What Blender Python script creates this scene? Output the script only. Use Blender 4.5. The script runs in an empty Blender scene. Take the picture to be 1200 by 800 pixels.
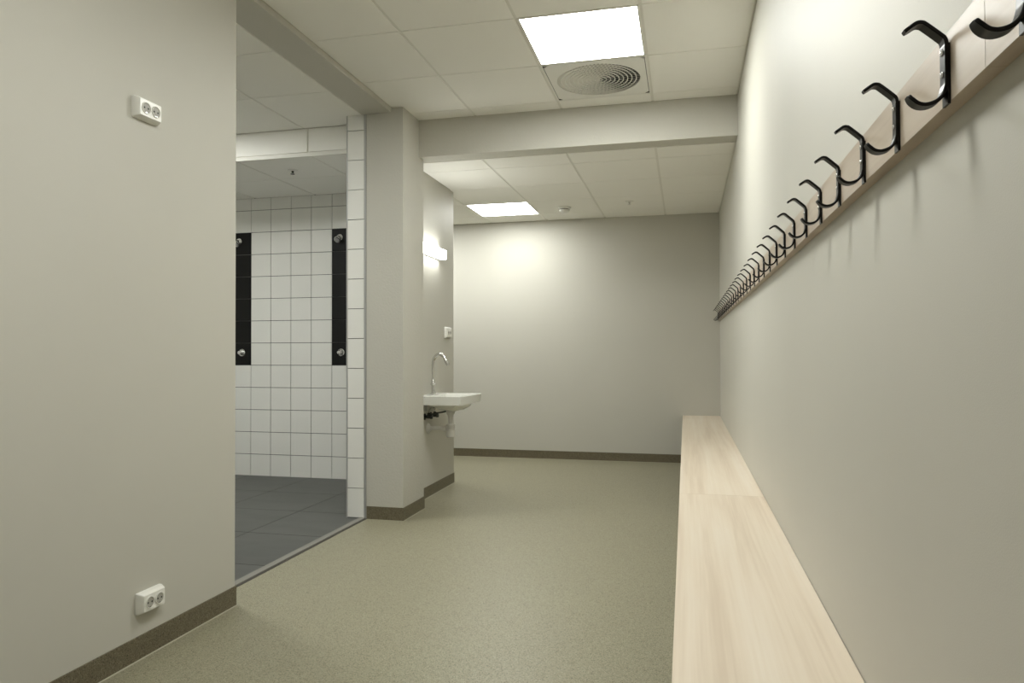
import bpy, bmesh, math, random
from mathutils import Vector, Matrix
random.seed(7)
sc = bpy.context.scene
COL = sc.collection

# ------------------------------------------------------------------ camera
cam_d = bpy.data.cameras.new('camera')
cam_d.sensor_width = 36.0
cam_d.lens = 36.0 * 846.1 / 1200.0
cam_d.clip_start = 0.02
cam = bpy.data.objects.new('camera', cam_d)
COL.objects.link(cam)
YAW, PITCH, ROLL, CAM_H = 0.2355, 0.0144, -0.0027, 1.1056
F = Vector((-math.sin(YAW) * math.cos(PITCH), math.cos(YAW) * math.cos(PITCH), math.sin(PITCH)))
R0 = Vector((math.cos(YAW), math.sin(YAW), 0))
U0 = R0.cross(F)
RR = math.cos(ROLL) * R0 + math.sin(ROLL) * U0
UU = -math.sin(ROLL) * R0 + math.cos(ROLL) * U0
M = Matrix((RR, UU, -F)).transposed().to_4x4()
M.translation = (0, 0, CAM_H)
cam.matrix_world = M
sc.camera = cam

# ------------------------------------------------------------------ world, exposure, light levels
w = bpy.data.worlds.new('world')
sc.world = w
w.use_nodes = True
w.node_tree.nodes['Background'].inputs[0].default_value = (0.5, 0.5, 0.47, 1)
w.node_tree.nodes['Background'].inputs[1].default_value = 0.02
sc.view_settings.view_transform = 'Standard'
sc.view_settings.look = 'None'
sc.view_settings.gamma = 1.0
sc.view_settings.use_curve_mapping = False
sc.view_settings.exposure = 1.2
LAMP_COL = (0.985, 1.0, 0.955, 1)
PANEL_NEAR_W = 13.5     # panel above the first hooks
PANEL_W = 16.5          # corridor ceiling panels
PANEL_FAR_W = 9.5      # panel by the end wall
PANEL_SHOWER_W = 19.0   # panel in the shower room
TUBE_W = 8.5          # lamp over the wash basin
sc.cycles.diffuse_bounces = 6
sc.cycles.max_bounces = 10
sc.cycles.sample_clamp_indirect = 6.0

# ------------------------------------------------------------------ measured layout (metres, camera over the origin)
XR, XL, XW = 0.331, -1.926, -1.918
Y0, YF = -2.4, 7.36
YLE = 2.807                       # end of the left wall
YP, YP2, XP, XPL = 4.46, 4.842, -1.808, -2.07
YB, YB2, ZBM = 4.755, 4.902, 2.472
ZC, ZC2, ZCS, ZCL = 2.73, 2.469, 2.70, 2.50
YS, YW = 5.80, 5.86               # shower back wall face, back of it
XS0 = -5.02                       # far side of the shower room
YS0 = 1.2
XBAY = -3.6
HB = 0.084

# ------------------------------------------------------------------ materials
MATS = {}
def newmat(name):
    m = bpy.data.materials.new(name)
    m.use_nodes = True
    MATS[name] = m
    return m, m.node_tree.nodes, m.node_tree.links, m.node_tree.nodes['Principled BSDF']

def simple(name, col, rough=0.5, metal=0.0, spec=0.5, bump=0.0, bscale=200.0, vary=0.0):
    m, n, l, b = newmat(name)
    b.inputs['Base Color'].default_value = (*col, 1)
    b.inputs['Roughness'].default_value = rough
    b.inputs['Metallic'].default_value = metal
    b.inputs['Specular IOR Level'].default_value = spec
    tc = n.new('ShaderNodeTexCoord')
    if bump > 0:
        t = n.new('ShaderNodeTexNoise'); t.inputs['Scale'].default_value = bscale; t.inputs['Detail'].default_value = 3
        l.new(tc.outputs['Object'], t.inputs['Vector'])
        bp = n.new('ShaderNodeBump'); bp.inputs['Strength'].default_value = bump; bp.inputs['Distance'].default_value = 0.002
        l.new(t.outputs['Fac'], bp.inputs['Height']); l.new(bp.outputs['Normal'], b.inputs['Normal'])
    if vary > 0:
        t2 = n.new('ShaderNodeTexNoise'); t2.inputs['Scale'].default_value = 2.2; t2.inputs['Detail'].default_value = 5
        l.new(tc.outputs['Object'], t2.inputs['Vector'])
        mr = n.new('ShaderNodeMapRange'); mr.inputs['From Min'].default_value = .3; mr.inputs['From Max'].default_value = .7
        mr.inputs['To Min'].default_value = 1 - vary; mr.inputs['To Max'].default_value = 1 + vary
        l.new(t2.outputs['Fac'], mr.inputs['Value'])
        hs = n.new('ShaderNodeHueSaturation'); hs.inputs['Color'].default_value = (*col, 1)
        l.new(mr.outputs['Result'], hs.inputs['Value']); l.new(hs.outputs['Color'], b.inputs['Base Color'])
    return m

WALLC = (0.527, 0.512, 0.455)
simple('wall_paint', WALLC, 0.55, spec=0.35, bump=0.12, bscale=420, vary=0.012)
simple('column_paint', WALLC, 0.6, spec=0.3, bump=0.9, bscale=70, vary=0.015)
simple('ceiling_board', (0.87, 0.858, 0.81), 0.9, spec=0.1, bump=0.15, bscale=700)
simple('ceiling_grid', (0.76, 0.745, 0.69), 0.6, spec=0.3)
simple('white_plastic', (0.78, 0.77, 0.72), 0.3)
simple('pipe_plastic', (0.66, 0.645, 0.61), 0.35)
simple('ceramic', (0.80, 0.80, 0.76), 0.12, spec=0.6)
simple('chrome', (0.72, 0.72, 0.71), 0.12, metal=1.0)
simple('aluminium', (0.52, 0.52, 0.51), 0.38, metal=0.6)
simple('floor_grout', (0.045, 0.044, 0.042), 0.8)
simple('threshold_grey', (0.225, 0.215, 0.19), 0.5, metal=0.1)
simple('steel_screw', (0.62, 0.62, 0.62), 0.25, metal=1.0)
simple('black_steel', (0.005, 0.005, 0.005), 0.33, spec=0.22)
simple('dark_hole', (0.02, 0.02, 0.018), 0.8)
simple('duct_dark', (0.025, 0.028, 0.03), 0.8)
simple('grout_grey', (0.085, 0.085, 0.08), 0.9)
simple('valve_dark', (0.05, 0.055, 0.05), 0.25, metal=0.7)
simple('bracket_grey', (0.35, 0.35, 0.34), 0.4, metal=0.5)
simple('groove_dark', (0.06, 0.055, 0.045), 0.8)
simple('weld_seam', (0.46, 0.43, 0.34), 0.5)

def tile_mat(name, c0, c1, rough, nscale):
    m, n, l, b = newmat(name)
    oi = n.new('ShaderNodeObjectInfo')
    tc = n.new('ShaderNodeTexCoord')
    ad = n.new('ShaderNodeVectorMath'); ad.operation = 'ADD'
    l.new(tc.outputs['Object'], ad.inputs[0])
    mu = n.new('ShaderNodeMath'); mu.operation = 'MULTIPLY'; mu.inputs[1].default_value = 37
    l.new(oi.outputs['Random'], mu.inputs[0]); l.new(mu.outputs[0], ad.inputs[1])
    t = n.new('ShaderNodeTexNoise'); t.inputs['Scale'].default_value = nscale; t.inputs['Detail'].default_value = 6
    t.inputs['Roughness'].default_value = .6
    mp = n.new('ShaderNodeMapping'); mp.inputs['Scale'].default_value = (1, 2.2, 1)
    l.new(ad.outputs[0], mp.inputs['Vector']); l.new(mp.outputs[0], t.inputs['Vector'])
    r = n.new('ShaderNodeValToRGB')
    r.color_ramp.elements[0].position = .3; r.color_ramp.elements[1].position = .7
    r.color_ramp.elements[0].color = (*c0, 1); r.color_ramp.elements[1].color = (*c1, 1)
    l.new(t.outputs['Fac'], r.inputs['Fac']); l.new(r.outputs['Color'], b.inputs['Base Color'])
    b.inputs['Roughness'].default_value = rough
    return m
tile_mat('tile_white', (0.77, 0.765, 0.725), (0.79, 0.785, 0.745), 0.22, 3)
tile_mat('tile_black', (0.006, 0.006, 0.0055), (0.009, 0.009, 0.008), 0.5, 3)
MATS['tile_black'].node_tree.nodes['Principled BSDF'].inputs['Specular IOR Level'].default_value = .2
tile_mat('tile_slate', (0.053, 0.0545, 0.051), (0.081, 0.082, 0.077), 0.42, 2.6)

def speckle(name, base, dark, light, scale, rough, dpos=.16, lpos=.14):
    m, n, l, b = newmat(name)
    tc = n.new('ShaderNodeTexCoord')
    v = n.new('ShaderNodeTexVoronoi'); v.inputs['Scale'].default_value = scale
    l.new(tc.outputs['Object'], v.inputs['Vector'])
    sp = n.new('ShaderNodeSeparateColor'); l.new(v.outputs['Color'], sp.inputs[0])
    def mask(out, thr):
        a = n.new('ShaderNodeMath'); a.operation = 'LESS_THAN'; a.inputs[1].default_value = thr
        l.new(sp.outputs[out], a.inputs[0])
        return a
    t = n.new('ShaderNodeTexNoise'); t.inputs['Scale'].default_value = 1.3; t.inputs['Detail'].default_value = 4
    l.new(tc.outputs['Object'], t.inputs['Vector'])
    mix0 = n.new('ShaderNodeMix'); mix0.data_type = 'RGBA'
    mix0.inputs['A'].default_value = (*[c * .95 for c in base], 1); mix0.inputs['B'].default_value = (*[c * 1.05 for c in base], 1)
    l.new(t.outputs['Fac'], mix0.inputs['Factor'])
    mix1 = n.new('ShaderNodeMix'); mix1.data_type = 'RGBA'; mix1.inputs['B'].default_value = (*dark, 1)
    l.new(mask(0, dpos).outputs[0], mix1.inputs['Factor']); l.new(mix0.outputs['Result'], mix1.inputs['A'])
    mix2 = n.new('ShaderNodeMix'); mix2.data_type = 'RGBA'; mix2.inputs['B'].default_value = (*light, 1)
    l.new(mask(1, lpos).outputs[0], mix2.inputs['Factor']); l.new(mix1.outputs['Result'], mix2.inputs['A'])
    l.new(mix2.outputs['Result'], b.inputs['Base Color'])
    b.inputs['Roughness'].default_value = rough
    b.inputs['Specular IOR Level'].default_value = .4
    bp = n.new('ShaderNodeBump'); bp.inputs['Strength'].default_value = .25; bp.inputs['Distance'].default_value = .001
    l.new(v.outputs['Distance'], bp.inputs['Height']); l.new(bp.outputs['Normal'], b.inputs['Normal'])
    return m
speckle('floor_vinyl', (0.268, 0.250, 0.172), (0.14, 0.128, 0.085), (0.35, 0.33, 0.24), 330, 0.38)
speckle('base_vinyl', (0.140, 0.120, 0.077), (0.068, 0.057, 0.036), (0.21, 0.183, 0.122), 330, 0.42)

def wood(name, dark, mid, light, rough=0.4):
    m, n, l, b = newmat(name)
    tc = n.new('ShaderNodeTexCoord'); oi = n.new('ShaderNodeObjectInfo')
    mu = n.new('ShaderNodeMath'); mu.operation = 'MULTIPLY'; mu.inputs[1].default_value = 23
    l.new(oi.outputs['Random'], mu.inputs[0])
    ad = n.new('ShaderNodeVectorMath'); ad.operation = 'ADD'
    l.new(tc.outputs['Object'], ad.inputs[0]); l.new(mu.outputs[0], ad.inputs[1])
    mp = n.new('ShaderNodeMapping'); mp.inputs['Scale'].default_value = (9, .33, 9)
    l.new(ad.outputs[0], mp.inputs['Vector'])
    t = n.new('ShaderNodeTexNoise'); t.inputs['Scale'].default_value = 1.6; t.inputs['Detail'].default_value = 5
    t.inputs['Distortion'].default_value = .35; t.inputs['Roughness'].default_value = .55
    l.new(mp.outputs[0], t.inputs['Vector'])
    mp2 = n.new('ShaderNodeMapping'); mp2.inputs['Scale'].default_value = (120, 1.6, 120)
    l.new(ad.outputs[0], mp2.inputs['Vector'])
    t2 = n.new('ShaderNodeTexNoise'); t2.inputs['Scale'].default_value = 1; t2.inputs['Detail'].default_value = 3
    l.new(mp2.outputs[0], t2.inputs['Vector'])
    mx = n.new('ShaderNodeMath'); mx.operation = 'MULTIPLY_ADD'; mx.inputs[1].default_value = .28; 
    l.new(t2.outputs['Fac'], mx.inputs[0]); l.new(t.outputs['Fac'], mx.inputs[2])
    r = n.new('ShaderNodeValToRGB')
    r.color_ramp.elements[0].position = .45; r.color_ramp.elements[0].color = (*dark, 1)
    r.color_ramp.elements[1].position = .86; r.color_ramp.elements[1].color = (*light, 1)
    e = r.color_ramp.elements.new(.63); e.color = (*mid, 1)
    l.new(mx.outputs[0], r.inputs['Fac']); l.new(r.outputs['Color'], b.inputs['Base Color'])
    b.inputs['Roughness'].default_value = rough
    b.inputs['Specular IOR Level'].default_value = .35
    return m
wood('ash_bench', (0.585, 0.49, 0.38), (0.665, 0.575, 0.46), (0.715, 0.64, 0.535))
wood('ash_rail', (0.38, 0.31, 0.235), (0.45, 0.375, 0.29), (0.50, 0.43, 0.345))

def emit(name, strength, col=LAMP_COL):
    m = bpy.data.materials.new(name); m.use_nodes = True; MATS[name] = m
    n, l = m.node_tree.nodes, m.node_tree.links
    n.remove(n['Principled BSDF'])
    e = n.new('ShaderNodeEmission'); e.inputs[0].default_value = col; e.inputs[1].default_value = strength
    l.new(e.outputs[0], n['Material Output'].inputs[0])
emit('panel_light', PANEL_W); emit('panel_light_near', PANEL_NEAR_W); emit('panel_light_far', PANEL_FAR_W); emit('panel_light_shower', PANEL_SHOWER_W)
emit('tube_light', TUBE_W)

# ------------------------------------------------------------------ mesh helpers
def box(bm, x0, x1, y0, y1, z0, z1):
    v = [bm.verts.new((x, y, z)) for z in (z0, z1) for x, y in ((x0, y0), (x1, y0), (x1, y1), (x0, y1))]
    for f in ((3, 2, 1, 0), (4, 5, 6, 7), (0, 1, 5, 4), (1, 2, 6, 5), (2, 3, 7, 6), (3, 0, 4, 7)):
        bm.faces.new([v[i] for i in f])
    return v

def bevel(bm, wd, seg=2, angle=math.radians(40)):
    ed = [e for e in bm.edges if len(e.link_faces) == 2 and e.calc_face_angle(0) > angle]
    bmesh.ops.bevel(bm, geom=ed, offset=wd, segments=seg, profile=.5, affect='EDGES', clamp_overlap=True)

def boxbm(x0, x1, y0, y1, z0, z1, bv=0, seg=2):
    bm = bmesh.new(); box(bm, x0, x1, y0, y1, z0, z1)
    if bv: bevel(bm, bv, seg)
    return bm

def lathe(bm, prof, seg=24, axis='Z', org=(0, 0, 0), close=True):
    """prof: list of (radius, height) ; closed with end caps"""
    rings = []
    o = Vector(org)
    for r, h in prof:
        ring = []
        for i in range(seg):
            a = 2 * math.pi * i / seg
            c, s = r * math.cos(a), r * math.sin(a)
            p = {'Z': (c, s, h), 'X': (h, c, s), 'Y': (s, h, c)}[axis]
            ring.append(bm.verts.new(o + Vector(p)))
        rings.append(ring)
    for a, b in zip(rings, rings[1:]):
        for i in range(seg):
            bm.faces.new((a[i], a[(i + 1) % seg], b[(i + 1) % seg], b[i]))
    if close:
        bm.faces.new(rings[0][::-1]); bm.faces.new(rings[-1])
    return rings

def tube(bm, pts, rad, seg=12):
    pts = [Vector(p) for p in pts]
    rads = rad if isinstance(rad, (list, tuple)) else [rad] * len(pts)
    ref = None; rings = []
    for i, p in enumerate(pts):
        d = (pts[min(i + 1, len(pts) - 1)] - pts[max(i - 1, 0)]).normalized()
        if ref is None:
            ref = d.orthogonal().normalized()
        else:
            ref = (ref - d * ref.dot(d)).normalized()
        b = d.cross(ref)
        rings.append([bm.verts.new(p + rads[i] * (math.cos(2 * math.pi * k / seg) * ref + math.sin(2 * math.pi * k / seg) * b)) for k in range(seg)])
    for a, b in zip(rings, rings[1:]):
        for k in range(seg):
            bm.faces.new((a[k], a[(k + 1) % seg], b[(k + 1) % seg], b[k]))
    bm.faces.new(rings[0][::-1]); bm.faces.new(rings[-1])

def smooth_path(pts, n=6):
    pts = [Vector(p) for p in pts]; out = []
    for i in range(len(pts) - 1):
        p0, p1, p2, p3 = pts[max(i - 1, 0)], pts[i], pts[i + 1], pts[min(i + 2, len(pts) - 1)]
        for k in range(n):
            t = k / n
            out.append(.5 * ((2 * p1) + (p2 - p0) * t + (2 * p0 - 5 * p1 + 4 * p2 - p3) * t * t + (3 * p1 - p0 - 3 * p2 + p3) * t ** 3))
    out.append(pts[-1])
    return out

def mesh(bm, name, mat, smooth=False):
    bmesh.ops.recalc_face_normals(bm, faces=bm.faces[:])
    me = bpy.data.meshes.new(name)
    bm.to_mesh(me); bm.free()
    me.materials.append(MATS[mat])
    if smooth:
        for p in me.polygons: p.use_smooth = True
        me.set_sharp_from_angle(angle=math.radians(35))
    return me

def obj(name, bm, mat, parent=None, smooth=False, loc=None):
    me = bm if isinstance(bm, bpy.types.Mesh) else mesh(bm, name, mat, smooth)
    o = bpy.data.objects.new(name, me); COL.objects.link(o)
    if parent is not None: o.parent = parent
    if loc is not None: o.location = loc
    return o

def tag(o, label=None, cat=None, group=None, kind=None):
    if label: o['label'] = label
    if cat: o['category'] = cat
    if group: o['group'] = group
    if kind: o['kind'] = kind
    return o

def empty(name, loc, label, cat, group=None, rot=(0, 0, 0)):
    o = bpy.data.objects.new(name, None); COL.objects.link(o)
    o.location = loc; o.rotation_euler = rot; o.empty_display_size = .05
    return tag(o, label, cat, group)

def struct(name, boxes, mat, label, cat, bv=0):
    bm = bmesh.new()
    for b in boxes: box(bm, *b)
    if bv: bevel(bm, bv, 2)
    return tag(obj(name, bm, mat), label, cat, kind='structure')

def copy_tree(root, loc=None, parent=None):
    c = root.copy(); COL.objects.link(c)
    if parent is not None: c.parent = parent
    if loc is not None: c.location = loc
    for ch in list(root.children): copy_tree(ch, None, c)
    return c

# ------------------------------------------------------------------ room shell
T = 0.12
struct('floor', [(-2.07, XR + T, Y0 - T, YF + T, -.1, 0), (XBAY - T, -2.07, YW - .06, YF + T, -.1, 0)], 'floor_vinyl',
       'speckled beige vinyl floor of the changing room', 'floor')
struct('wall_right', [(XR, XR + T, Y0 - T, YF + T, 0, ZC + .1)], 'wall_paint',
       'long beige painted wall behind the bench and coat hooks', 'wall')
struct('wall_far', [(XBAY - T, XR, YF, YF + T, 0, ZC2 + .2)], 'wall_paint', 'beige painted end wall', 'wall')
struct('wall_left', [(-2.10, XL, Y0, YLE, 0, ZC + .1)], 'wall_paint', 'beige painted wall with two double sockets beside the shower opening', 'wall', bv=.003)
struct('wall_back', [(-2.10, XR, Y0 - T, Y0, 0, ZC + .1)], 'wall_paint', 'beige painted wall closing the room', 'wall')
struct('wall_basin', [(-2.195, XW, YP2, YW, 0, ZC2 + .2), (-2.195, XPL, YP + .02, YP2, 0, ZC + .1)], 'wall_paint', 'narrow beige wall carrying the wash basin', 'wall')
struct('wall_column', [(XPL, XP, YP, YP2, 0, ZC + .1)], 'column_paint', 'beige painted column beside the shower opening', 'column', bv=.004)
struct('wall_bay', [(XBAY - T, XBAY, YW, YF, 0, ZC2 + .2)], 'wall_paint', 'beige wall closing the bay beyond the wash basin', 'wall')
struct('trim_beam', [(XP - .02, XR, YB, YB2, ZBM, ZC + .1)], 'column_paint', 'beige painted beam crossing the ceiling from column to wall', 'beam')
struct('trim_lintel', [(-2.10, -1.892, Y0, YP, ZCS, ZC + .1)], 'wall_paint', 'beige painted lintel over the shower opening', 'lintel')

# skirtings
def skirting(name, boxes, seams, label):
    o = struct(name, boxes, 'base_vinyl', label, 'skirting')
    for s in seams:
        obj('weld_seam', boxbm(*s), 'weld_seam', o)
t = .006
skirting('baseboard_left', [(XL, XL + t, Y0, YLE + .004, 0, HB)], [(XL + t, XL + t + .007, Y0, YLE, 0, .0015)], 'dark speckled vinyl skirting under the wall with sockets')
skirting('baseboard_column', [(XPL + .005, XP + t, YP - t, YP, 0, HB), (XP, XP + t, YP, YP2 + .003, 0, HB)],
         [(XP + t, XP + t + .007, YP - .02, YP2, 0, .0015)], 'dark speckled vinyl skirting around the foot of the column')
skirting('baseboard_basin', [(XW, XW + t, YP2 + .003, YW, 0, HB)], [(XW + t, XW + t + .007, YP2 + .01, YW, 0, .0015)], 'dark speckled vinyl skirting below the wash basin')
skirting('baseboard_far', [(XBAY, XR, YF - t, YF, 0, HB)], [(XBAY, XR, YF - t - .007, YF - t, 0, .0015)], 'dark speckled vinyl skirting along the end wall')
skirting('baseboard_right', [(XR - t, XR, Y0, YF - t, 0, HB)], [], 'dark speckled vinyl skirting under the bench')

# ------------------------------------------------------------------ ceilings made of lay-in boards
tile_cache = {}
def ctile_mesh(sx, sy):
    k = (round(sx, 3), round(sy, 3))
    if k not in tile_cache:
        bm = boxbm(-sx / 2, sx / 2, -sy / 2, sy / 2, 0, .012, .001, 1)
        tile_cache[k] = mesh(bm, 'ceiling_tile', 'ceiling_board')
    return tile_cache[k]
GAP, GAPY = .017, .007
def ceiling(name, xs, ys, z, label, skip=(), hole=None):
    g = .004
    if hole:
        h0, h1, k0, k1 = hole
        q = [(xs[0], xs[-1], ys[0], k0), (xs[0], xs[-1], k1, ys[-1]), (xs[0], h0, k0, k1), (h1, xs[-1], k0, k1)]
    else:
        q = [(xs[0], xs[-1], ys[0], ys[-1])]
    c = struct(name, [(*b, z + g, z + .09) for b in q], 'ceiling_grid', label, 'ceiling')
    for i in range(len(xs) - 1):
        for j in range(len(ys) - 1):
            if (i, j) in skip: continue
            a0, a1, b0, b1 = xs[i], xs[i + 1], ys[j], ys[j + 1]
            if a1 - a0 < .03 or b1 - b0 < .03: continue
            obj('ceiling_tile', ctile_mesh(a1 - a0 - GAP, b1 - b0 - GAPY), None, c, loc=((a0 + a1) / 2, (b0 + b1) / 2, z))
    return c
GX = [-1.892, -1.396, -.796, -.196, XR]
GY = [Y0] + [3.404 + .6 * k for k in range(-10, 3)] + [YB]
GY = [y for y in GY if y >= Y0]
iy = lambda y: min(range(len(GY)), key=lambda k: abs(GY[k] - y))
near_lights = [3.404, 1.004]
ceiling('ceiling', GX, GY, ZC, 'white suspended board ceiling over the bench', skip=[(2, iy(y)) for y in near_lights] + [(2, iy(4.004))], hole=(-.784, -.208, 4.016, 4.592))
FX = [XBAY, -3.186, -2.586, -1.986, -1.386, -.786, -.186, XR]
FY = [YB2, 5.175, 5.775, 6.385, 6.985, YF]
# split where the basin wall stands
cf = ceiling('ceiling.001', FX[3:], FY, ZC2, 'white suspended board ceiling beyond the beam', skip=[(0, 3)] + [(0, j) for j in range(2)])
for y0, y1 in ((YB2, 5.175), (5.175, 5.775)):
    obj('ceiling_tile', ctile_mesh(-1.386 - XW - GAP, y1 - y0 - GAPY), None, cf, loc=((-1.386 + XW) / 2, (y0 + y1) / 2, ZC2))
ceiling('ceiling.002', FX[:4], [YW, 6.385, 6.985, YF], ZC2, 'white suspended board ceiling of the bay', skip=[(1, 1)])
# shower room ceilings
SX = [XS0, -4.435, -3.835, -3.235, -2.635, -2.10]
SY = [YS0, 1.604, 2.204, 2.804, 3.404, 4.01, 4.64]
ceiling('ceiling.003', SX, SY, ZCS, 'white suspended board ceiling of the shower room', skip=[(2, 4)])
LX = [XS0, -4.38, -3.78, -3.18, -2.58, -2.215]
ceiling('ceiling.004', LX, [4.64, 5.205, YS], ZCL, 'lower white board ceiling over the showers')
sof = struct('trim_soffit', [(XS0, -2.10, 4.642, 4.70, ZCL + .012, ZCS + .08)], 'ceiling_grid', 'white vertical board step between the two shower ceilings', 'soffit')
for i in range(len(LX) - 1):
    x0, x1 = LX[i] - .02, LX[i + 1] - .02
    obj('soffit_board', boxbm(x0 + .008, x1 - .008, 4.632, 4.644, ZCL + .03, ZCS - .006, .0015, 1), 'ceiling_board', sof)
obj('edge_profile', boxbm(XS0, -2.215, 4.630, 4.644, ZCL - .002, ZCL + .022, .001, 1), 'ceiling_grid', sof)

# ------------------------------------------------------------------ shower room
struct('floor_shower', [(XS0 - .1, -2.07, YS0 - .1, YS + .06, -.1, -.002)], 'floor_grout', 'dark slate tiled floor of the shower room', 'floor')
fs = bpy.data.objects['floor_shower']
fx = [XS0] + [-2.625 - .6 * k for k in range(3, -1, -1)] + [-2.118]
fy = [YS0, 1.56, 2.16, 2.76, 3.36, 3.96, 4.56, 5.16, YS]
for i in range(len(fx) - 1):
    for j in range(len(fy) - 1):
        sx, sy = fx[i + 1] - fx[i] - .004, fy[j + 1] - fy[j] - .004
        obj('floor_tile', boxbm(-sx / 2, sx / 2, -sy / 2, sy / 2, -.008, 0, .001, 1), 'tile_slate', fs, loc=((fx[i] + fx[i + 1]) / 2, (fy[j] + fy[j + 1]) / 2, 0))
th = struct('trim_1', [(-2.118, -2.078, YLE - .4, YP + .015, -.01, .006)], 'threshold_grey', 'grey metal threshold strip between slate tiles and vinyl floor', 'threshold', bv=.003)
obj('shade_strip', boxbm(-2.078, -2.062, YLE - .4, YP - .005, -.01, .002), 'groove_dark', th)  # dark strip coloured in as the shade of the gap beside the threshold

wb = struct('wall_shower', [(XS0, -2.195, YS + .006, YW, 0, ZC + .1)], 'grout_grey', 'white tiled shower wall with two black tile columns', 'wall')
tm = {k: mesh(boxbm(-.0976, .0976, -.004, .004, -.0976, .0976, .0012, 1), 'tile', k) for k in ('tile_white', 'tile_black')}
tcut = {}
for c in range(14):
    x1 = -2.22 - .2 * c; xc = x1 - .1
    if xc < XS0 + .05: break
    for r in range(13):
        z0 = .2 * r - .008
        h = min(.2, ZCL - z0)
        black = (abs(xc + 3.92) < .02 or abs(xc + 2.92) < .02) and 5 <= r <= 10
        if h > .19:
            me = tm['tile_black' if black else 'tile_white']
            obj('tile', me, None, wb, loc=(xc, YS + .004, z0 + .1))
        else:
            if r not in tcut: tcut[r] = mesh(boxbm(-.0976, .0976, -.004, .004, -h / 2 + .0022, h / 2, .001, 1), 'tile', 'tile_white')
            obj('tile', tcut[r], None, wb, loc=(xc, YS + .004, z0 + h / 2))
struct('wall_shower_side', [(XS0 - T, XS0, YS0 - T, YW, 0, ZC + .1)], 'tile_white', 'white shower side wall', 'wall')
struct('wall_shower_front', [(XS0, -2.10, YS0 - T, YS0, 0, ZC + .1)], 'tile_white', 'white wall closing the shower room', 'wall')
# tiled end of the basin wall
wj = struct('wall_jamb', [(-2.213, -2.195, YP + .014, YS + .006, 0, ZCS), (-2.195, XPL, YP + .014, YP + .02, 0, ZCS)], 'grout_grey', 'white tiled jamb beside the column', 'wall')
for r in range(14):
    z0 = max(.2 * r - .002, .002); z1 = min(.2 * r + .198, ZCS)
    obj('tile', boxbm(-2.208, -2.089, YP + .004, YP + .0145, z0 + .0022, z1 - .0022, .0012, 1), 'tile_white', wj)
    for c in range(7):
        y0 = YP + .016 + .2 * c; y1 = min(y0 + .2, YS)
        if y1 - y0 < .02 or z1 > 2.61 and c > 0: continue
        obj('tile', boxbm(-2.219, -2.211, y0 + .0022, y1 - .0022, z0 + .0022, z1 - .0022, .001, 1), 'tile_white', wj)
struct('trim_2', [(-2.217, -2.2085, YP + .002, YP + .016, 0, ZCS)], 'aluminium', 'metal corner profile on the outer edge of the tiled jamb', 'trim')
struct('trim_3', [(-2.089, -2.074, YP + .002, YP + .016, 0, ZCS)], 'aluminium', 'metal edge profile between tiled jamb and column', 'trim')
struct('trim_4', [(-2.074, XPL, YP + .006, YP + .016, 0, ZCS)], 'groove_dark', 'dark joint between metal profile and column', 'trim')

# shower fittings
def shower_head(x, z, label):
    root = empty('shower_rose', (x, YS, z), label, 'shower head')
    bm = bmesh.new(); lathe(bm, [(.030, 0), (.030, -.004), (.026, -.008)], 24, 'Y'); obj('wall_plate', bm, 'chrome', root, True)
    bm = bmesh.new(); lathe(bm, [(.014, -.006), (.017, -.018), (.027, -.040), (.031, -.052), (.029, -.060), (.020, -.063)], 24, 'Y')
    bmesh.ops.rotate(bm, verts=bm.verts[:], cent=(0, -.012, 0), matrix=Matrix.Rotation(math.radians(38), 3, 'X'))
    h = obj('spray_head', bm, 'chrome', root, True)
    bm = bmesh.new(); lathe(bm, [(.019, -.0625), (.019, -.0655), (.015, -.066)], 20, 'Y')
    bmesh.ops.rotate(bm, verts=bm.verts[:], cent=(0, -.012, 0), matrix=Matrix.Rotation(math.radians(38), 3, 'X'))
    obj('spray_face', bm, 'bracket_grey', h, True)
def shower_button(x, z, label):
    root = empty('shower_button', (x, YS, z), label, 'shower valve')
    bm = bmesh.new(); lathe(bm, [(.034, 0), (.034, -.004), (.029, -.009)], 28, 'Y'); obj('wall_plate', bm, 'chrome', root, True)
    bm = bmesh.new(); lathe(bm, [(.023, -.007), (.024, -.022), (.021, -.027)], 24, 'Y'); b = obj('body', bm, 'chrome', root, True)
    bm = bmesh.new(); lathe(bm, [(.017, -.026), (.0185, -.040), (.015, -.046), (.007, -.048)], 24, 'Y'); obj('push_button', bm, 'chrome', root, True)
shower_head(-3.945, 2.115, 'chrome shower head on the black tile column away from the tiled jamb')
shower_head(-2.945, 2.115, 'chrome shower head on the black tile column next to the tiled jamb')
shower_button(-3.912, 1.105, 'chrome shower push button on the black tile column away from the tiled jamb')
shower_button(-2.932, 1.105, 'chrome shower push button on the black tile column next to the tiled jamb')

# ------------------------------------------------------------------ ceiling fittings
def panel(x0, x1, y0, y1, z, mat, label, group=None):
    root = empty('ceiling_light', ((x0 + x1) / 2, (y0 + y1) / 2, z), label, 'ceiling light', group)
    hx, hy = (x1 - x0) / 2 - .006, (y1 - y0) / 2 - .006
    b = .011
    bm = bmesh.new()
    for q in ((-hx, hx, -hy, -hy + b), (-hx, hx, hy - b, hy), (-hx, -hx + b, -hy + b, hy - b), (hx - b, hx, -hy + b, hy - b)):
        box(bm, *q, -.001, .01)
    obj('frame', bm, 'white_plastic', root)
    obj('diffuser', boxbm(-hx + b, hx - b, -hy + b, hy - b, .001, .008), mat, root)
panel(-.796, -.196, 3.404, 4.004, ZC, 'panel_light', 'bright square ceiling light panel next to the round air vent')
panel(-.796, -.196, 1.004, 1.604, ZC, 'panel_light_near', 'bright square ceiling light panel above the first coat hooks')
panel(-1.986, -1.386, 6.40, 7.0, ZC2, 'panel_light_far', 'bright square ceiling light panel close to the end wall')
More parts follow.
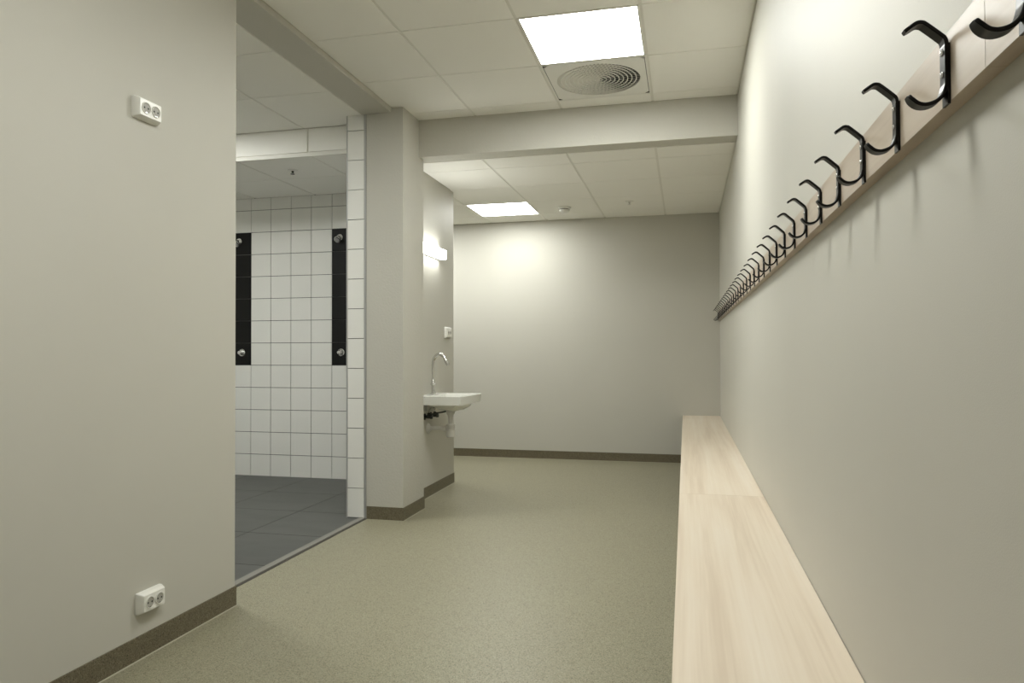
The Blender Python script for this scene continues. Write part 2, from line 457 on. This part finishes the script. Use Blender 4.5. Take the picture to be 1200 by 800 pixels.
panel(-3.186, -2.586, 6.385, 6.985, ZC2, 'panel_light_far', 'bright square ceiling light panel in the bay beyond the wash basin')
panel(-3.835, -3.235, 3.404, 4.01, ZCS, 'panel_light_shower', 'bright square ceiling light panel in the shower room')

def air_vent(cx, cy, z):
    root = empty('air_vent', (cx, cy, z), 'square white ceiling vent with round swirl grille', 'air vent')
    H, RV, n = .284, .252, 64
    bm = bmesh.new()
    vi, vo, vi2 = [], [], []
    for k in range(n):
        a = 2 * math.pi * (k + .5) / n
        c, s = math.cos(a), math.sin(a)
        f = H / max(abs(c), abs(s))
        vi.append(bm.verts.new((RV * c, RV * s, 0))); vi2.append(bm.verts.new((RV * c, RV * s, .02)))
        vo.append(bm.verts.new((f * c, f * s, 0)))
    for k in range(n):
        q = (k + 1) % n
        bm.faces.new((vo[k], vo[q], vi[q], vi[k])); bm.faces.new((vi[k], vi[q], vi2[q], vi2[k]))
    ex = bmesh.ops.extrude_edge_only(bm, edges=[e for e in bm.edges if e.is_boundary and e.verts[0].co.z < .01 and all(max(abs(v.co.x), abs(v.co.y)) > .27 for v in e.verts)])
    for v in ex['geom']:
        if isinstance(v, bmesh.types.BMVert): v.co.z = .012
    obj('face_plate', bm, 'white_plastic', root)
    for nm, a, b_, z0, z1, mt in (('shade_gap', .284, .2875, .002, .01, 'groove_dark'), ('outer_frame', .2875, .2975, -.0005, .01, 'white_plastic')):  # first ring is dark colour standing in for the shade around the plate
        bm = bmesh.new()
        for q in ((-b_, b_, -b_, -a), (-b_, b_, a, b_), (-b_, -a, -a, a), (a, b_, -a, a)): box(bm, *q, z0, z1)
        obj(nm, bm, mt, root)
    bm = bmesh.new(); box(bm, -.288, .288, -.288, .288, .022, .06); obj('duct_backing', bm, 'duct_dark', root)
    rings = 10; dr = RV / rings
    for i in range(1, rings + 1):
        r = dr * i - .002
        bm = bmesh.new()
        rr = lathe(bm, [(r - .003, .0), (r + .0022, .0), (r + .0022, .006), (r - .003, .006), (r - .003, .0)], 48, close=False)
        bmesh.ops.remove_doubles(bm, verts=bm.verts[:], dist=1e-5)
        obj('ring', bm, 'white_plastic', root)
        r0, r1 = dr * (i - 1), dr * i - .005
        rm = (r0 + r1) / 2
        nv = max(5, int(2 * math.pi * rm / .022))
        bm = bmesh.new()
        for k in range(nv):
            a = 2 * math.pi * k / nv
            e = Vector((math.cos(a), math.sin(a), 0)); tt = Vector((-math.sin(a), math.cos(a), 0)); zz = Vector((0, 0, 1))
            d = (tt * .87 + zz * .5).normalized(); nn = (tt * .5 - zz * .87).normalized()
            base = tt * -.007
            vs = []
            for s in (0, .0008):
                for rad, u in ((r0, 0), (r1, 0), (r1, .017), (r0, .017)):
                    vs.append(bm.verts.new(e * rad + base + d * u + nn * s + zz * .0015))
            for f in ((3, 2, 1, 0), (4, 5, 6, 7), (0, 1, 5, 4), (1, 2, 6, 5), (2, 3, 7, 6), (3, 0, 4, 7)):
                bm.faces.new([vs[q] for q in f])
        tag(obj('swirl_vanes', bm, 'white_plastic', root), kind='stuff')
    bm = bmesh.new(); lathe(bm, [(.010, 0), (.010, .015)], 16); obj('hub', bm, 'white_plastic', root)
air_vent(-.496, 4.304, ZC)

def smoke_detector(x, y, z):
    root = empty('smoke_detector', (x, y, z), 'round white smoke detector on the ceiling beyond the beam', 'smoke detector')
    bm = bmesh.new(); lathe(bm, [(.060, 0), (.060, -.014), (.056, -.018)], 32); obj('base', bm, 'white_plastic', root, True)
    bm = bmesh.new(); lathe(bm, [(.040, -.017), (.038, -.028)], 32); obj('vent_gap', bm, 'groove_dark', root, True)
    bm = bmesh.new(); lathe(bm, [(.050, -.026), (.045, -.042), (.028, -.054), (.010, -.057)], 32); obj('sensor_cap', bm, 'white_plastic', root, True)
smoke_detector(-1.10, 6.72, ZC2)
def sprinkler(x, y, z, label, mt='pipe_plastic'):
    root = empty('sprinkler_head', (x, y, z), label, 'sprinkler')
    bm = bmesh.new(); lathe(bm, [(.038, 0), (.036, -.005), (.020, -.008)], 28); obj('cover_ring', bm, 'white_plastic', root, True)
    bm = bmesh.new(); lathe(bm, [(.009, -.006), (.008, -.022)], 14); obj('stem', bm, mt, root, True)
    bm = bmesh.new(); lathe(bm, [(.005, -.021), (.005, -.030)], 10); obj('bulb', bm, 'chrome', root, True)
    bm = bmesh.new(); lathe(bm, [(.016, -.030), (.016, -.032)], 20); obj('deflector', bm, mt, root)
sprinkler(-.486, 6.60, ZC2, 'small sprinkler on the ceiling near the end wall')
sprinkler(-2.912, 4.96, ZCL, 'small sprinkler in the lower shower ceiling', 'valve_dark')

# ------------------------------------------------------------------ bench
bench = empty('bench', (.15, 2.2, 0), 'long pale wood bench along the wall under the coat hooks', 'bench')
ZB, XB = .473, -.029
def bpart(name, bm, mat): return obj(name, bm, mat, bench, loc=(-.15, -2.2, 0))
bpart('seat_board', boxbm(XB, XR - .002, Y0 + .02, 3.318, ZB - .03, ZB, .001, 1), 'ash_bench')
bpart('seat_board', boxbm(XB, XR - .002, 3.3195, YF - .002, ZB - .03, ZB, .001, 1), 'ash_bench')
for k in range(8):
    y = -2.6 + 1.36 * k
    bm = bmesh.new(); box(bm, XR - .016, XR - .006, y - .02, y + .02, .0, ZB - .03); box(bm, XB + .06, XR - .016, y - .02, y + .02, ZB - .07, ZB - .03)
    box(bm, XB + .06, XB + .1, y - .02, y + .02, 0, ZB - .07)
    bpart('leg', bm, 'bracket_grey')

# ------------------------------------------------------------------ hook rail and hooks
RT = .021
XRF = XR - RT
def rail(y0, y1, label):
    o = obj('hook_rail', boxbm(XRF, XR, y0, y1, 1.404, 1.489, .0012, 1), 'ash_rail')
    return tag(o, label, 'hook rail', 'pale wood rail boards on the wall')
rail(.8545, YF - .01, 'long pale wood rail board with hooks reaching the end wall')
rail(Y0 + .02, .8535, 'pale wood rail board butting against the long one, away from the end wall')

def make_hook():
    W2, TH = .0095, .0046
    raw = [(-.0480, .0920), (-.0395, .0975), (-.0345, .1000), (-.0295, .0998), (-.0250, .0970), (-.0090, .0825), (-.0050, .0780), (-.0036, .0720), (-.0036, .066), (-.0036, .030),
           (-.0042, .021), (-.0075, .0110), (-.0145, .0035), (-.025, .0002), (-.034, .002), (-.041, .008), (-.0445, .0135)]
    P = smooth_path([(x, 0, z) for x, z in raw], 4)
    bm = bmesh.new()
    rings = []
    n = len(P)
    L = [0]
    for i in range(1, n): L.append(L[-1] + (P[i] - P[i - 1]).length)
    for i, p in enumerate(P):
        d = (P[min(i + 1, n - 1)] - P[max(i - 1, 0)]).normalized()
        nr = Vector((d.z, 0, -d.x))
        e = min(L[i], L[-1] - L[i])
        wd = W2 * (.55 + .45 * math.sqrt(min(1, e / .008))) if e < .008 else W2
        th = TH / 2
        c = .0009
        prof = [(-wd + c, -th), (wd - c, -th), (wd, -th + c), (wd, th - c), (wd - c, th), (-wd + c, th), (-wd, th - c), (-wd, -th + c)]
        rings.append([bm.verts.new(p + Vector((0, a, 0)) + nr * b) for a, b in prof])
    for a, b in zip(rings, rings[1:]):
        for k in range(8): bm.faces.new((a[k], a[(k + 1) % 8], b[(k + 1) % 8], b[k]))
    bm.faces.new(rings[0]); bm.faces.new(rings[-1][::-1])
    h = obj('coat_hook', bm, 'black_steel', None, True)
    tag(h, 'black steel double coat hook screwed to the long wood rail', 'coat hook', 'black coat hooks along the wood rail')
    obj('back_plate', boxbm(-.0032, 0, -W2, W2, -.001, .072, .0006, 1), 'black_steel', h)
    for z in (.063, .0365):
        bm = bmesh.new(); lathe(bm, [(.0042, -.0056), (.0042, -.0066), (.0028, -.0078), (.001, -.0081)], 14, 'X', (0, 0, z))
        obj('screw', bm, 'steel_screw', h, True)
    return h
hook0 = make_hook()
ORD = 'first second third fourth fifth sixth seventh eighth ninth tenth eleventh twelfth thirteenth fourteenth fifteenth sixteenth seventeenth'.split()
HOOK_Y = [.752 + .2075 * k for k in range(32)]
for k, y in enumerate(HOOK_Y):
    loc = (XRF, y + .006, 1.402)
    hk = copy_tree(hook0, loc) if k else hook0
    if k == 0: hook0.location = loc
    if k:
        r = len(HOOK_Y) - k
        hk['label'] = ('black coat hook on the long rail board, %s from the board joint' % ORD[k - 1]) if k <= 15 else ('black coat hook on the long rail board, %s from the end wall' % ORD[r - 1])
hook0['label'] = 'black steel double coat hook on the board butting against the long rail'

# ------------------------------------------------------------------ double sockets
def make_socket(loc, label, W=.125, H=.078, D=.030):
    """on a wall facing +X; origin at the back centre"""
    root = empty('wall_socket', loc, label, 'socket')
    bm = bmesh.new()
    def ring(w2, h2, x, rc):
        out = []
        for cx, cz, a0 in ((1, 1, 0), (-1, 1, 90), (-1, -1, 180), (1, -1, 270)):
            for q in range(5):
                a = math.radians(a0 + q * 22.5)
                out.append(bm.verts.new((x, cx * (w2 - rc) + rc * math.cos(a), cz * (h2 - rc) + rc * math.sin(a))))
        return out
    rr = [ring(W / 2, H / 2, 0, .005), ring(W / 2, H / 2, .008, .005), ring(W / 2 - .007, H / 2 - .007, D - .003, .005), ring(W / 2 - .010, H / 2 - .010, D, .005)]
    for a, b in zip(rr, rr[1:]):
        for i in range(len(a)): bm.faces.new((a[i], a[(i + 1) % len(a)], b[(i + 1) % len(b)], b[i]))
    bm.faces.new(rr[0][::-1]); bm.faces.new(rr[-1])
    obj('cover', bm, 'white_plastic', root, True)
    for s in (-1, 1):
        cy = s * .0245
        bm = bmesh.new()   # raised rim with a sunken cup inside
        lathe(bm, [(.0215, D - .001), (.0215, D + .003), (.0195, D + .0035), (.0188, D + .0025), (.0183, D + .0008)], 28, 'X', (0, cy, 0), close=False)
        g = obj('socket_rim', bm, 'white_plastic', root, True)
        bm = bmesh.new(); lathe(bm, [(.0184, D + .0003), (.0184, D + .0009)], 24, 'X', (0, cy, 0)); obj('cup', bm, 'duct_cup', g)
        for d in (-.0095, .0095):
            bm = bmesh.new(); lathe(bm, [(.0034, D + .0006), (.0034, D + .0014)], 10, 'X', (0, cy + d, 0)); obj('pin_hole', bm, 'dark_hole', g)
        bm = boxbm(D + .0006, D + .0022, cy - .004, cy + .004, -.0182, -.0145); obj('earth_clip', bm, 'steel_screw', g)
    return root
simple('duct_cup', (0.36, 0.35, 0.31), 0.5)
make_socket((XL, 2.25, 1.993), 'white double socket high on the wall')
make_socket((XL, 2.28, .201), 'white double socket low on the wall above the skirting')
make_socket((XW, 5.685, 1.266), 'white double socket on the wall above the wash basin', W=.135, H=.09, D=.022)

# ------------------------------------------------------------------ basin lamp
lamp = empty('wall_lamp', (XW, 5.20, 1.878), 'glowing white tube lamp on the wall above the wash basin', 'wall lamp')
obj('back_plate', boxbm(0, .016, -.29, .29, -.034, .036, .003, 2), 'white_plastic', lamp)
bm = bmesh.new(); box(bm, .016, .066, -.275, .275, -.030, .036); bevel(bm, .014, 4); obj('shade', bm, 'tube_light', lamp, True)
obj('end_cap', boxbm(.014, .068, .275, .284, -.034, .038, .003, 2), 'white_plastic', lamp)
obj('end_cap', boxbm(.014, .068, -.284, -.275, -.034, .038, .003, 2), 'white_plastic', lamp)

# ------------------------------------------------------------------ wash basin
ZS = .783
basin = empty('wash_basin', (XW, 5.23, ZS), 'white ceramic wash basin hung on the wall behind the column', 'wash basin')
def basin_body():
    bm = bmesh.new()
    Wd, n = .235, 10
    dep = lambda s: .350 + .014 * (1 - s * s) + .010 * s      # bowed front
    def outline(inset, z, front_in=0):
        vs = []
        w2 = Wd - inset
        vs.append((0 if inset < .02 else .075, -w2, z))
        for k in range(n + 1):
            s = -1 + 2 * k / n
            vs.append((dep(s) - inset - front_in, s * w2, z))
        vs.append((0 if inset < .02 else .075, w2, z))
        return [bm.verts.new(v) for v in vs]
    o0 = outline(.007, -.066, .004)
    o1 = outline(.0, -.004)
    o2 = outline(.003, 0)
    i0 = outline(.028, -.002)
    i1 = outline(.040, -.018)
    i2 = outline(.075, -.085)
    loops = [o0, o1, o2, i0, i1, i2]
    for a, b in zip(loops, loops[1:]):
        m_ = len(a)
        for k in range(m_): bm.faces.new((a[k], a[(k + 1) % m_], b[(k + 1) % m_], b[k]))
    bm.faces.new(i2)
    # underside bowl
    def ell(rx, ry, z, cx=.19):
        m_ = len(o0); out = []
        for v in o0:
            a = math.atan2(v.co.y / .2, (v.co.x - cx) / .19)
            out.append(bm.verts.new((cx + rx * math.cos(a), ry * math.sin(a), z)))
        return out
    u = [o0, ell(.150, .185, -.067), ell(.140, .170, -.088), ell(.095, .115, -.112), ell(.035, .04, -.124)]
    for a, b in zip(u, u[1:]):
        m_ = len(a)
        for k in range(m_): bm.faces.new((a[k], a[(k + 1) % m_], b[(k + 1) % m_], b[k]))
    bm.faces.new(u[-1])
    return bm
obj('bowl', basin_body(), 'ceramic', basin, True)
dx = .182
bm = bmesh.new(); lathe(bm, [(.020, -.0845), (.020, -.082), (.014, -.080)], 20, 'Z', (.21, 0, 0)); obj('drain', bm, 'chrome', basin, True)
bm = bmesh.new(); lathe(bm, [(.034, -.118), (.034, -.140), (.026, -.155), (.019, -.165), (.017, -.228)], 24, 'Z', (dx, 0, 0)); obj('waste_pipe', bm, 'pipe_plastic', basin, True)
bm = bmesh.new(); lathe(bm, [(.026, -.222), (.033, -.226), (.033, -.240), (.029, -.242), (.029, -.262), (.033, -.265), (.034, -.300), (.032, -.318), (.026, -.323)], 28, 'Z', (dx, 0, 0))
tr = obj('bottle_trap', bm, 'pipe_plastic', basin, True)
bm = bmesh.new(); tube(bm, [(dx - .02, 0, -.258), (.004, 0, -.260)], .0165, 18); obj('outlet_pipe', bm, 'pipe_plastic', tr, True)
bm = bmesh.new(); lathe(bm, [(.021, dx - .058), (.023, dx - .054), (.023, dx - .034), (.019, dx - .030)], 22, 'X', (0, 0, -.258)); obj('union_nut', bm, 'pipe_plastic', tr, True)
bm = bmesh.new(); lathe(bm, [(.040, 0), (.038, .006), (.024, .016), (.019, .022)], 26, 'X', (0, 0, -.260)); obj('wall_flange', bm, 'pipe_plastic', tr, True)
for s, zz in ((-.075, -.165), (.06, -.165)):
    bm = bmesh.new(); lathe(bm, [(.026, 0), (.024, .006), (.012, .010), (.012, .045), (.016, .046), (.016, .062), (.008, .064)], 18, 'X', (0, s, zz))
    lathe(bm, [(.011, -.012), (.011, .026), (.007, .030)], 14, 'Z', (.034, s, zz))
    v = obj('angle_valve', bm, 'valve_dark', basin, True)
    bm = bmesh.new(); tube(bm, smooth_path([(.034, s, zz + .028), (.036, s, zz + .05), (.05, s * .7, zz + .075), (.06, s * .3, zz + .095)], 5), .005, 8)
    obj('hose', bm, 'chrome', v, True)
bm = bmesh.new()
tube(bm, smooth_path([(.030, -.10, -.155), (.075, -.07, -.140), (.11, -.02, -.135), (.15, .0, -.128)], 5), .006, 8); obj('lift_rod', bm, 'valve_dark', basin, True)
for s in (-1, 1):
    obj('fixing_bracket', boxbm(0, .035, s * .13 - .014, s * .13 + .014, -.115, -.066, .003, 1), 'bracket_grey', basin)

tap = empty('tap', (XW + .043, 5.23, ZS), 'tall chrome swan-neck tap standing on the wash basin', 'tap')
bm = bmesh.new(); lathe(bm, [(.026, -.002), (.026, .004), (.019, .010), (.0155, .014), (.0155, .110), (.0145, .112)], 24); obj('column', bm, 'chrome', tap, True)
bm = bmesh.new(); tube(bm, smooth_path([(0, 0, .108), (0, 0, .18), (0, 0, .232), (.006, 0, .268), (.026, 0, .297), (.055, 0, .306), (.083, 0, .290), (.100, 0, .262), (.118, 0, .226)], 6), .0125, 16)
obj('spout', bm, 'chrome', tap, True)
bm = bmesh.new(); tube(bm, [(.098, 0, .267), (.104, 0, .256), (.119, 0, .225), (.1205, 0, .222)], [.0130, .0142, .0142, .012], 16); obj('aerator', bm, 'chrome', tap, True)
bm = bmesh.new(); lathe(bm, [(.011, -.03), (.0135, -.026), (.0135, .022), (.011, .026)], 18, 'Y', (0, 0, .080))
tube(bm, [(0, -.018, .084), (.030, -.022, .088)], [.005, .0042], 10); obj('lever', bm, 'chrome', tap, True)
